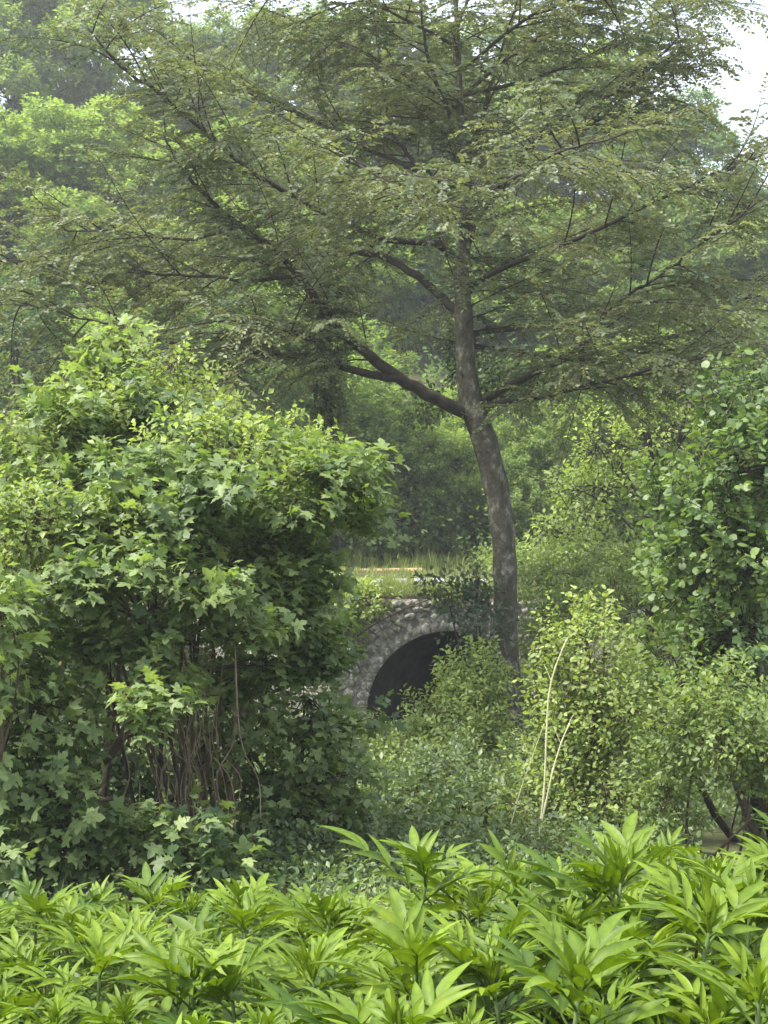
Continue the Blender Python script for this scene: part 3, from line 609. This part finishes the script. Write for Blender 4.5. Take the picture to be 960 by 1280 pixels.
bush('maple_bush', 'low maple curtain of dark leaves hanging to the ground at the left edge', 'maple', gp(40, 9.6),
     [bl(40, 900, 9.0, 85, 80, .45, 62), bl(60, 1000, 8.8, 80, 75, .4, 60), bl(30, 1070, 8.7, 85, 45, .35, 40), bl(10, 800, 9.0, 60, 60, .4, 34), bl(95, 1060, 8.7, 55, 45, .3, 26)],
     [MAPLE, MAPLE_B], .088, 10, 'maple', 62, .28, nparts=300, droop=.5, stem_r=.03, bark='bark_dark', tint0=.35)
bush('maple_sapling', 'small dark-leaved maple sapling at the foot of the thicket below the dry vines', 'maple', gp(225, 9.2),
     [bl(220, 1055, 8.7, 70, 35, .3, 44), bl(165, 1050, 8.8, 35, 30, .2, 14), bl(265, 1085, 8.6, 45, 25, .25, 18)], [MAPLE, MAPLE_B], .088, 8, 'maple', 63, .22, nparts=300, droop=.35, stem_r=.012, tint0=.3)
bush('maple_bough', 'pale maple bough entering at the left edge in front of the thicket', 'maple', gp(-60, 8.6),
     [bl(-5, 770, 8.4, 38, 45, .25, 20), bl(-10, 850, 8.4, 40, 30, .25, 14)], [MAPLE, MAPLE_B], .10, 7, 'maple', 64, .25, nparts=150, droop=.4, stem_r=.02, tint0=.6)
bush('maple_shoot', 'upright maple shoot topping the thicket with fresh yellow-green leaves', 'maple', gp(140, 11.2),
     [bl(145, 430, 11, 36, 22, .25, 14), bl(130, 480, 11, 45, 30, .3, 20), bl(70, 540, 10.8, 60, 50, .4, 34)], [MAPLE, MAPLE_B], .098, 9, 'maple', 65, .28, nparts=180, droop=.3, stem_r=.02, tint0=.65)
bush('dark_maple', 'shaded maple with blue-green leaves below the arch side of the thicket', 'maple', gp(390, 11.5),
     [bl(400, 960, 11.0, 75, 60, .45, 70), bl(350, 1020, 10.8, 60, 50, .4, 44), bl(430, 1030, 11, 60, 45, .4, 40), bl(385, 890, 11.2, 70, 40, .4, 36), bl(300, 930, 11, 50, 70, .4, 36)],
     [MAPLE, MAPLE_B], .088, 9, 'maple', 66, .28, nparts=250, droop=.45, stem_r=.025, bark='bark_dark', tint0=.25)
bush('climbing_vine', 'pale green climber smothering the top of the maple thicket', 'vine', gp(250, 10.9),
     [bl(215, 508, 10.9, 85, 42, .6, 140), bl(325, 578, 10.8, 80, 34, .55, 120), bl(130, 530, 10.9, 75, 50, .5, 110), bl(60, 600, 10.6, 80, 60, .5, 110), bl(20, 690, 10.2, 60, 70, .45, 80), bl(400, 600, 10.8, 46, 30, .4, 50), bl(260, 570, 10.0, 90, 40, .4, 100), bl(330, 620, 9.9, 50, 26, .3, 50), bl(150, 660, 9.4, 40, 26, .25, 40), bl(40, 660, 9.4, 46, 40, .3, 60), bl(200, 455, 10.9, 60, 30, .4, 22), bl(290, 520, 10.8, 70, 26, .4, 22), bl(385, 570, 10.8, 40, 24, .3, 14), bl(60, 540, 10.6, 60, 30, .4, 22)],
     RHOMB, .056, 15, 'vine', 67, .32, stem_r=.015, upw=.8, tint0=.6)
# shaded inside of the thicket: a leafy mass that closes its back
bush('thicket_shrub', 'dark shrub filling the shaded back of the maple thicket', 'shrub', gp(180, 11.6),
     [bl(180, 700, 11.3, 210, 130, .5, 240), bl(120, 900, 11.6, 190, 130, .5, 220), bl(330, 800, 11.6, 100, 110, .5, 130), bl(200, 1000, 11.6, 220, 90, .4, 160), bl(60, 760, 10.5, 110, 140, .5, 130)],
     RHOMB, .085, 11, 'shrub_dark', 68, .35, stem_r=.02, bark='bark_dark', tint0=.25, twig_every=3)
# bare boughs and dry vines in the hollow
rv = rng_(71); root = tag(empty('dry_vine', gp(250, 9.9)), 'tangle of thin tan dry vine stems hanging in the dark hollow of the thicket', 'vine')
for i in range(28):
    xa = rv.uniform(170, 300); xb = xa + rv.normal(15, 32); Y = rv.uniform(9.1, 9.9); y1 = rv.uniform(1020, 1070)
    pts = [at(xa, rv.uniform(760, 880), Y), at(xa + (xb - xa) * .35 + rv.normal(0, 14), 920, Y + rv.normal(0, .1)), at(xa + (xb - xa) * .7 + rv.normal(0, 16), 975, Y + rv.normal(0, .1)), at(xb, y1, Y)]
    a_ = Acc(); q = cat_rom(np.array(pts), 6); a_.tube(q - np.array(root.location), np.full(len(q), rv.uniform(.002, .0042)), 5); link('vine_stem', a_.mesh('vine_stem', M['dry']), root)
root = tag(empty('bare_bough', gp(140, 9.9)), 'crooked brown dead boughs curving through the dark hollow of the thicket', 'branch')
for pts, r0 in [([(118, 960), (150, 930), (170, 880), (185, 820), (200, 760)], .035), ([(150, 900), (128, 880), (122, 850), (135, 815)], .014), ([(125, 1000), (150, 998), (168, 1010), (178, 1030)], .016), ([(120, 1020), (150, 1030), (180, 1045)], .012),
                ([(0, 915), (20, 912), (40, 890), (60, 850)], .016), ([(118, 815), (150, 812), (175, 822)], .012), ([(140, 930), (175, 915), (210, 905), (250, 870)], .010), ([(232, 1040), (238, 980), (262, 950), (290, 925), (292, 880)], .008)]:
    a_ = Acc(); q = cat_rom(np.array([at(x, y, 9.6) + rv.normal(0, .05, 3) * np.array([0, 1, 0]) for x, y in pts]), 5); a_.tube(q - np.array(root.location), np.linspace(r0, r0 * .5, len(q)), 8)
    link('bough', a_.mesh('bough', M['twig'], True), root)

# hanging ivy on the lower left limb of the leaning tree
bush('hanging_ivy', 'column of ivy hanging from the lower left limb of the leaning tree', 'ivy', at(410, 540, 19.2),
     [bl(412, 380, 19.3, 26, 50, .3, 110), bl(408, 450, 19.3, 26, 55, .3, 120), bl(412, 510, 19.2, 24, 40, .28, 80)], RHOMB, .075, 10, 'hornbeam', 69, .25, stem_r=.012, bark='bark_dark', tint0=.35, droop=.6)
bush('trunk_ivy', 'ivy and short shoots wrapping the leaning trunk where the limbs fork', 'ivy', at(590, 520, 19.9),
     [bl(575, 450, 20.3, 24, 40, .3, 60), bl(530, 505, 20.2, 46, 26, .35, 60), bl(615, 470, 20.2, 36, 36, .35, 70), bl(645, 485, 20, 50, 30, .4, 70)], RHOMB, .075, 9, 'hornbeam', 70, .25, stem_r=.01, bark='bark_dark', tint0=.3, droop=.4)

# ------------------------------------------------------------------ shrubs in the valley
bush('arch_shrub', 'bright yellow-green shrub growing up in front of the dark arch', 'shrub', gp(570, 18.5),
     [bl(574, 905, 18.3, 60, 46, .8, 230), bl(606, 850, 18.4, 30, 42, .5, 110), bl(510, 945, 18.2, 55, 30, .7, 130), bl(605, 930, 18.0, 46, 40, .6, 130), bl(570, 858, 18.3, 26, 34, .5, 64)], RHOMB, .07, 15, 'shrub', 81, .36, stem_r=.015, upw=.7, tint0=.75)
bush('valley_shrub', 'darker round-leaved shrub at the foot of the bright arch shrub', 'shrub', gp(550, 13.5),
     [bl(540, 1000, 13, 90, 45, .6, 170), bl(500, 1040, 12.6, 80, 35, .5, 120), bl(610, 1030, 12.8, 70, 45, .5, 130), bl(570, 960, 13.5, 80, 35, .5, 110), bl(455, 1065, 10.6, 70, 32, .4, 110), bl(570, 1075, 10.4, 80, 28, .4, 110), bl(690, 1070, 10.2, 60, 26, .4, 80), bl(370, 1085, 9.8, 50, 24, .35, 60)], RHOMB, .055, 14, 'shrub_dark', 82, .3, stem_r=.012)
bush('tall_weed_shrub', 'loose light green shrub with pale shoots right of the leaning trunk', 'shrub', gp(735, 12.2),
     [bl(725, 830, 12.0, 60, 70, .5, 150), bl(760, 900, 11.9, 65, 70, .5, 170), bl(700, 930, 12, 50, 70, .45, 120), bl(690, 1000, 11.8, 60, 50, .45, 120), bl(770, 990, 11.7, 70, 50, .45, 130), bl(730, 780, 12, 30, 30, .3, 36)],
     OVATE, .052, 12, 'shrub', 83, .34, stem_r=.014, upw=.9, shell=.4, tint0=.68)
bush('bramble_bush', 'dense bramble bush with a dark base at the lower right edge', 'bramble', gp(900, 10.6),
     [bl(880, 915, 10.4, 80, 50, .5, 170), bl(950, 925, 10.2, 70, 50, .5, 150), bl(830, 985, 10.6, 40, 50, .4, 80), bl(910, 870, 10.8, 70, 40, .4, 100), bl(1000, 970, 10.1, 50, 50, .4, 60)],
     RHOMB, .05, 15, 'shrub', 84, .28, stem_r=.01, tint0=.3)
bush('hazel_bush', 'tall hazel with round soft leaves at the right edge', 'hazel', gp(960, 12.2),
     [bl(940, 500, 12.3, 60, 50, .5, 50), bl(930, 590, 12.0, 75, 55, .55, 75), bl(895, 655, 11.9, 60, 50, .5, 60), bl(930, 700, 11.8, 80, 50, .5, 75), bl(850, 720, 12.6, 50, 60, .5, 60), bl(840, 620, 13.0, 40, 50, .5, 40), bl(930, 800, 11.8, 80, 60, .5, 70), bl(1000, 560, 12.2, 70, 110, .5, 60), bl(880, 830, 12, 70, 40, .4, 50)],
     ROUND, .064, 15, 'hazel', 85, .34, nparts=300, stem_r=.03, bark='bark_dark', droop=.35, tint0=.5)
bush('twiggy_sapling', 'thin twiggy sapling standing before the bridge wall, left of the trunk', 'sapling', at(626, 900, 19.4),
     [bl(560, 740, 19.4, 40, 35, .3, 40), bl(600, 780, 19.4, 36, 60, .3, 90), bl(595, 720, 19.4, 20, 30, .2, 20), bl(605, 850, 19.4, 25, 35, .25, 36)], RHOMB, .085, 8, 'hornbeam', 86, .3, stem_r=.018, bark='bark_dark', tint0=.3)
bush('bank_shrub', 'spreading green shrub on the bank between the trunk and the hazel', 'shrub', gp(745, 23),
     [bl(700, 720, 23, 60, 30, .8, 130), bl(770, 700, 24, 70, 40, .8, 150), bl(800, 760, 20, 70, 60, .8, 170), bl(830, 830, 17, 60, 60, .6, 120), bl(720, 760, 21, 50, 30, .7, 90), bl(685, 800, 22.5, 40, 60, .6, 130), bl(670, 870, 21, 36, 40, .5, 80), bl(820, 880, 14, 60, 60, .5, 110)], RHOMB, .095, 11, 'shrub', 87, .36, stem_r=.02, tint0=.4)
bush('wall_creeper', 'bright creeper spilling over the left end of the bridge wall', 'creeper', at(440, 800, 24.4),
     [bl(448, 750, 24.6, 36, 20, .3, 70), bl(415, 775, 24.5, 40, 40, .3, 80), bl(400, 735, 25.2, 50, 16, .4, 80), bl(560, 742, 24.7, 24, 10, .2, 24)], RHOMB, .10, 10, 'shrub', 88, .3, stem_r=.012, tint0=.6)
bush('thin_stem_shrub', 'feathery multi-stemmed young tree rising behind the hazel', 'tree', gp(830, 27.5),
     [bl(800, 480, 27.5, 70, 50, .9, 90), bl(870, 470, 27.8, 70, 50, .9, 90), bl(760, 560, 27, 55, 40, .8, 80), bl(740, 620, 27, 60, 40, .8, 90), bl(830, 540, 27.2, 60, 40, .8, 60), bl(900, 540, 27.5, 60, 60, .8, 80), bl(700, 660, 28, 40, 22, .6, 50)],
     RHOMB, .11, 10, 'wood_c', 89, .4, stem_r=.05, bark='bark_dark', tint0=.5)

def stalk(label, pts, Y, r0):
    root = tag(empty('dead_stalk', at(*pts[0], Y)), label, 'stalk', 'pale dead stalks'); org = np.array(root.location)
    a_ = Acc(); q = cat_rom(np.array([at(x, y, Y) for x, y in pts]), 6); rr = np.linspace(r0, r0 * .45, len(q)); rr[::6] *= 1.3
    a_.tube(q - org, rr, 8); link('stem', a_.mesh('stem', M['pale'], True), root)
    for f, dx in ((.72, -.05), (.9, .06)):
        a_ = Acc(); p0 = q[int(f * (len(q) - 1))]; a_.tube(curve_between(p0, p0 + np.array([dx, .02, .12]), rng_(int(f * 99)), .1, 5) - org, np.linspace(r0 * .4, r0 * .2, 5), 5); link('side_twig', a_.mesh('side_twig', M['pale']), root)
stalk('tall pale dead stalk curving up in front of the shrub right of the trunk', [(673, 1048), (680, 990), (683, 920), (686, 870), (694, 835), (708, 800)], 10.9, .0085)
stalk('short thick pale dead stalk leaning right beside the tall one', [(672, 1050), (682, 1005), (692, 960), (703, 925), (712, 905)], 10.8, .008)
stalk('thin pale dead stalk leaning right, left of the tall one', [(636, 1040), (650, 990), (664, 950), (680, 905)], 11.2, .0045)

# ------------------------------------------------------------------ dwarf elder bed in the foreground
def leaflet_rows(L_, w, fold, arch, n=6):
    """lanceolate leaflet along +y"""
    t = np.linspace(0, 1, n); wd = w * np.sin(np.pi * np.clip(t * .93 + .05, 0, 1) ** .8) ** .9; wd[-1] = 0; wd[0] *= .5
    V = []; F = []
    for i in range(n):
        z = -arch * L_ * t[i] ** 2; V += [(-wd[i] / 2, t[i] * L_, z + fold * wd[i] / 2), (0, t[i] * L_, z), (wd[i] / 2, t[i] * L_, z + fold * wd[i] / 2)]
    for i in range(n - 1):
        a = 3 * i
        for c in (0, 1): F += [(a + c, a + c + 1, a + c + 4), (a + c, a + c + 4, a + c + 3)]
    return np.array(V), np.array(F)
def elder_leaf(seed, L_, pairs, ll, arch, fwd, lift, tint):
    """compound leaf, rachis along +y from the origin"""
    r = rng_(seed); acc = Acc()
    t = np.linspace(0, 1, 8); rp_ = np.stack([0 * t, L_ * t, -arch * L_ * t ** 2], -1); acc.tube(rp_, np.linspace(.0034, .0016, 8), 5); acc.T[-1][:] = tint
    def put(tt, ang, l):
        y = L_ * tt; p0 = np.array([0, y, -arch * L_ * tt ** 2]); sl = -2 * arch * tt
        V, F = leaflet_rows(l, l * r.uniform(.20, .27), r.uniform(.35, .7), r.uniform(.04, .36), 8); a = ang + r.normal(0, .06)
        el = lift + r.normal(0, .10); roll = r.normal(0, .15)
        cr, sr = math.cos(roll), math.sin(roll); V = V @ np.array([[cr, 0, sr], [0, 1, 0], [-sr, 0, cr]]).T
        ce, se = math.cos(el), math.sin(el); V = V @ np.array([[1, 0, 0], [0, ce, -se], [0, se, ce]]).T
        ca, sa = math.cos(a), math.sin(a); V = V @ np.array([[ca, sa, 0], [-sa, ca, 0], [0, 0, 1]]).T
        th = math.atan(sl); c2, s2 = math.cos(th), math.sin(th); V = V @ np.array([[1, 0, 0], [0, c2, -s2], [0, s2, c2]]).T
        tn = np.full(len(V), tint + r.normal(0, .06)); tn[1::3] += .14; tn[0::3] -= .06; tn[2::3] -= .06; acc.add(V + p0, F, tn)
    for k in range(pairs):
        tt = .30 + .66 * k / max(pairs - 1, 1) * .95; sc_ = 1 - .25 * abs(k / max(pairs - 1, 1) - .5)
        for sgn in (-1, 1): put(tt, sgn * fwd, ll * sc_ * r.uniform(.88, 1.08))
    put(1.0, 0, ll * 1.05)
    return acc.mesh('leaf', M['elder'], True)
EL = {'young': [elder_leaf(200 + i, .05, 2, .062, -.1, .5, .2, .85) for i in range(3)],
      'upper': [elder_leaf(210 + i, .115, 3, .105, .12, .66, .2, .66) for i in range(4)],
      'mid': [elder_leaf(220 + i, .19, 3 + i % 2, .122, .20, .74, .16, .45) for i in range(5)],
      'low': [elder_leaf(230 + i, .20, 4, .118, .38, .88, .10, .2) for i in range(4)]}
def elder_plant(x, y, h, s, label, group, rng, lean=None):
    z = float(terrain(x, y)); root = tag(empty('leafy_plant', (x, y, z)), label, 'plant', group)
    root.rotation_euler = (0, 0, rng.uniform(0, 6.28))
    ln = rng.normal(0, .09, 2) if lean is None else np.array(lean); t = np.linspace(0, 1, 7)[:, None]
    pth = np.hstack([ln[0] * h * t ** 1.5, ln[1] * h * t ** 1.5, h * t]); a_ = Acc(); a_.tube(pth, np.linspace(.0085, .0045, 7) * (.7 + .3 * s), 7); link('stem', a_.mesh('stem', M['elder_stem'], True), root)
    nodes = [('young', 1.0, 14, .8), ('young', 1.0, 30, 1.1), ('upper', .985, 38, 1.0), ('upper', .95, 48, 1.2), ('mid', .88, 54, 1.1), ('mid', .77, 66, 1.12), ('low', .62, 80, 1.05), ('low', .45, 95, .9)]
    if h < .45: nodes = nodes[:6]
    az = rng.uniform(0, 6.28)
    for k, (kind, f, ang, sz) in enumerate(nodes):
        i = f * 6; i0 = min(int(i), 5); p0 = pth[i0] + (pth[i0 + 1] - pth[i0]) * (i - i0)
        for sd in (0, math.pi):
            me = EL[kind][rng.integers(len(EL[kind]))]; o = link('leaf', me, root); o.location = p0
            el = math.radians(90 - ang + rng.normal(0, 7)); a = az + sd + rng.normal(0, .2)
            o.rotation_euler = (el, rng.normal(0, .18), a); q = .84 * s * sz * rng.uniform(.72, 1.22); o.scale = (q, q, q)
        az += math.pi / 2 + rng.normal(0, .15)
RE = rng_(91); placed = []
HERO = [  # top pixel, distance, size, label
    (745, 1050, 4.3, 1.25, 'tallest leafy plant of the front bed, dark stem bare below its broad leaf fan'),
    (500, 1040, 5.0, 1.2, 'tall leafy plant rising at the middle of the bed below the valley shrub'),
    (190, 1095, 5.8, 1.0, 'leafy plant standing alone against the dark foot of the maple thicket'),
    (45, 1105, 5.4, 1.0, 'leafy plant at the left edge of the bed under the maple curtain'),
    (935, 1080, 4.2, 1.2, 'tall leafy plant at the right edge of the bed before the bramble'),
    (820, 1090, 3.7, 1.25, 'big bright leafy plant just right of the tallest one'),
    (640, 1060, 5.0, 1.1, 'leafy plant at the back of the bed below the pale dead stalks'),
    (935, 1165, 2.75, 1.1, 'closest leafy plant, its large leaves filling the lower right corner'),
    (240, 1175, 4.0, 1.1, 'leafy plant with glossy arching leaves in the left of the bed'),
    (115, 1165, 4.4, 1.05, 'pale leafy plant near the left front of the bed'),
    (575, 1150, 3.7, 1.2, 'wide leafy plant at the centre of the bed'),
    (400, 1110, 4.8, 1.05, 'leafy plant left of the middle, at the back edge of the bed'),
    (310, 1120, 5.0, 1.0, 'small leafy plant beside the yellowish weeds in the bed'),
    (690, 1170, 3.1, 1.15, 'leafy plant in front of the tallest one, leaflets in flat rows'),
    (480, 1215, 2.9, 1.05, 'leafy plant cut by the lower edge at the picture centre'),
]
for (px, py, Y, s, label) in HERO:
    p = at(px, py, Y); h = p[2] - float(terrain(p[0], Y)) - .105 * s; h = max(h, .3); placed.append((p[0], Y)); elder_plant(p[0], Y, h, s, label, 'leafy plants in the front bed', RE)
tries = 0; cnt = 0; CROWD = []
while cnt < 148 and tries < 12000:
    tries += 1; Y = 2.3 + 3.9 * RE.random() ** .8; X = RE.uniform(-.30, .30) * Y
    if min((X - a) ** 2 + (Y - b) ** 2 for a, b in placed) < .165 ** 2: continue
    u = X / Y / .25                                    # -1 left .. 1 right
    if u < -.35 and RE.random() < .35: continue
    if u < -.6 and Y < 3.9: continue
    if u < -.3 and Y < 2.9: continue
    back = 5.3 + .0 * u
    if Y > back and u > -.2: continue
    top = (0.58 + 0.15 * u) * RE.uniform(.75, 1.08) - .10 * max(Y - 4.5, 0)
    placed.append((X, Y)); cnt += 1; CROWD.append((X, Y, max(top, .3), RE.uniform(.72, 1.1) + .12 * u))
SHORT = ['the tallest plant', 'the tall middle plant', 'the lone plant before the thicket', 'the plant at the left edge', 'the tall plant at the right edge', 'the big bright plant beside the tallest one',
         'the plant below the dead stalks', 'the plant in the lower right corner', 'the glossy plant on the left', 'the pale plant at the left front', 'the wide central plant', 'the plant left of the middle',
         'the small plant by the yellowish weeds', 'the flat-leaved plant before the tallest one', 'the plant cut off at bottom centre']
ORD = ['first', 'second', 'third', 'fourth', 'fifth', 'sixth', 'seventh', 'eighth', 'ninth', 'tenth', 'eleventh', 'twelfth', 'thirteenth', 'fourteenth', 'fifteenth', 'sixteenth', 'seventeenth', 'eighteenth']
spot = lambda x, y, z: (480 + x / y * FPX, 700 + (EYE - z) / y * FPX)
cells = {}
for i, (X, Y, t_, s_) in enumerate(CROWD):
    cx, cy_ = spot(X, Y, t_ + .1)
    k = min(range(len(HERO)), key=lambda j: math.hypot(cx - HERO[j][0], cy_ - HERO[j][1])); dx, dy = cx - HERO[k][0], cy_ - HERO[k][1]
    w_ = ('to the right of' if dx > 0 else 'to the left of') if abs(dx) > abs(dy) else ('in front of' if dy > 0 else 'behind')
    cells.setdefault((k, w_), []).append((math.hypot(dx, dy), i))
LAB = {}
for (k, w_), l in cells.items():
    for o_, (_, i) in enumerate(sorted(l)): LAB[i] = '%s lance-leaved plant %s %s' % (ORD[min(o_, 17)], w_, SHORT[k])
for i, (X, Y, t_, s_) in enumerate(CROWD): elder_plant(X, Y, t_, s_, LAB[i], 'crowded plants filling the front bed', RE)
cover('low_weeds', 'yellow-green cleavers and low weeds between the front plants', 'weeds', -1.7, 1.7, 2.4, 7.2, 1100, 26, .035, 'shrub', 95, .28, r=.16)

# ------------------------------------------------------------------ thin valley haze, also standing in for veiling glare of the lens
V = np.array([(x, y, z) for x in (-230, 230) for y in (-65, 330) for z in (-3.0, 95.0)], float)
F = np.array([(0, 1, 3, 2), (4, 6, 7, 5), (0, 4, 5, 1), (2, 3, 7, 6), (0, 2, 6, 4), (1, 5, 7, 3)])
hm, ht = mat_new('haze_and_glare'); pv = ht.nodes.new('ShaderNodeVolumePrincipled'); pv.inputs['Color'].default_value = (0.95, 0.97, 1.0, 1); pv.inputs['Density'].default_value = 0.0014; pv.inputs['Anisotropy'].default_value = 0.3
ho = ht.nodes.new('ShaderNodeOutputMaterial'); ht.links.new(pv.outputs[0], ho.inputs['Volume'])
tag(link('haze', mesh_arr('haze', V, F, hm)), 'thin bluish haze in the valley air, also imitating lens glare', 'haze', kind='stuff')
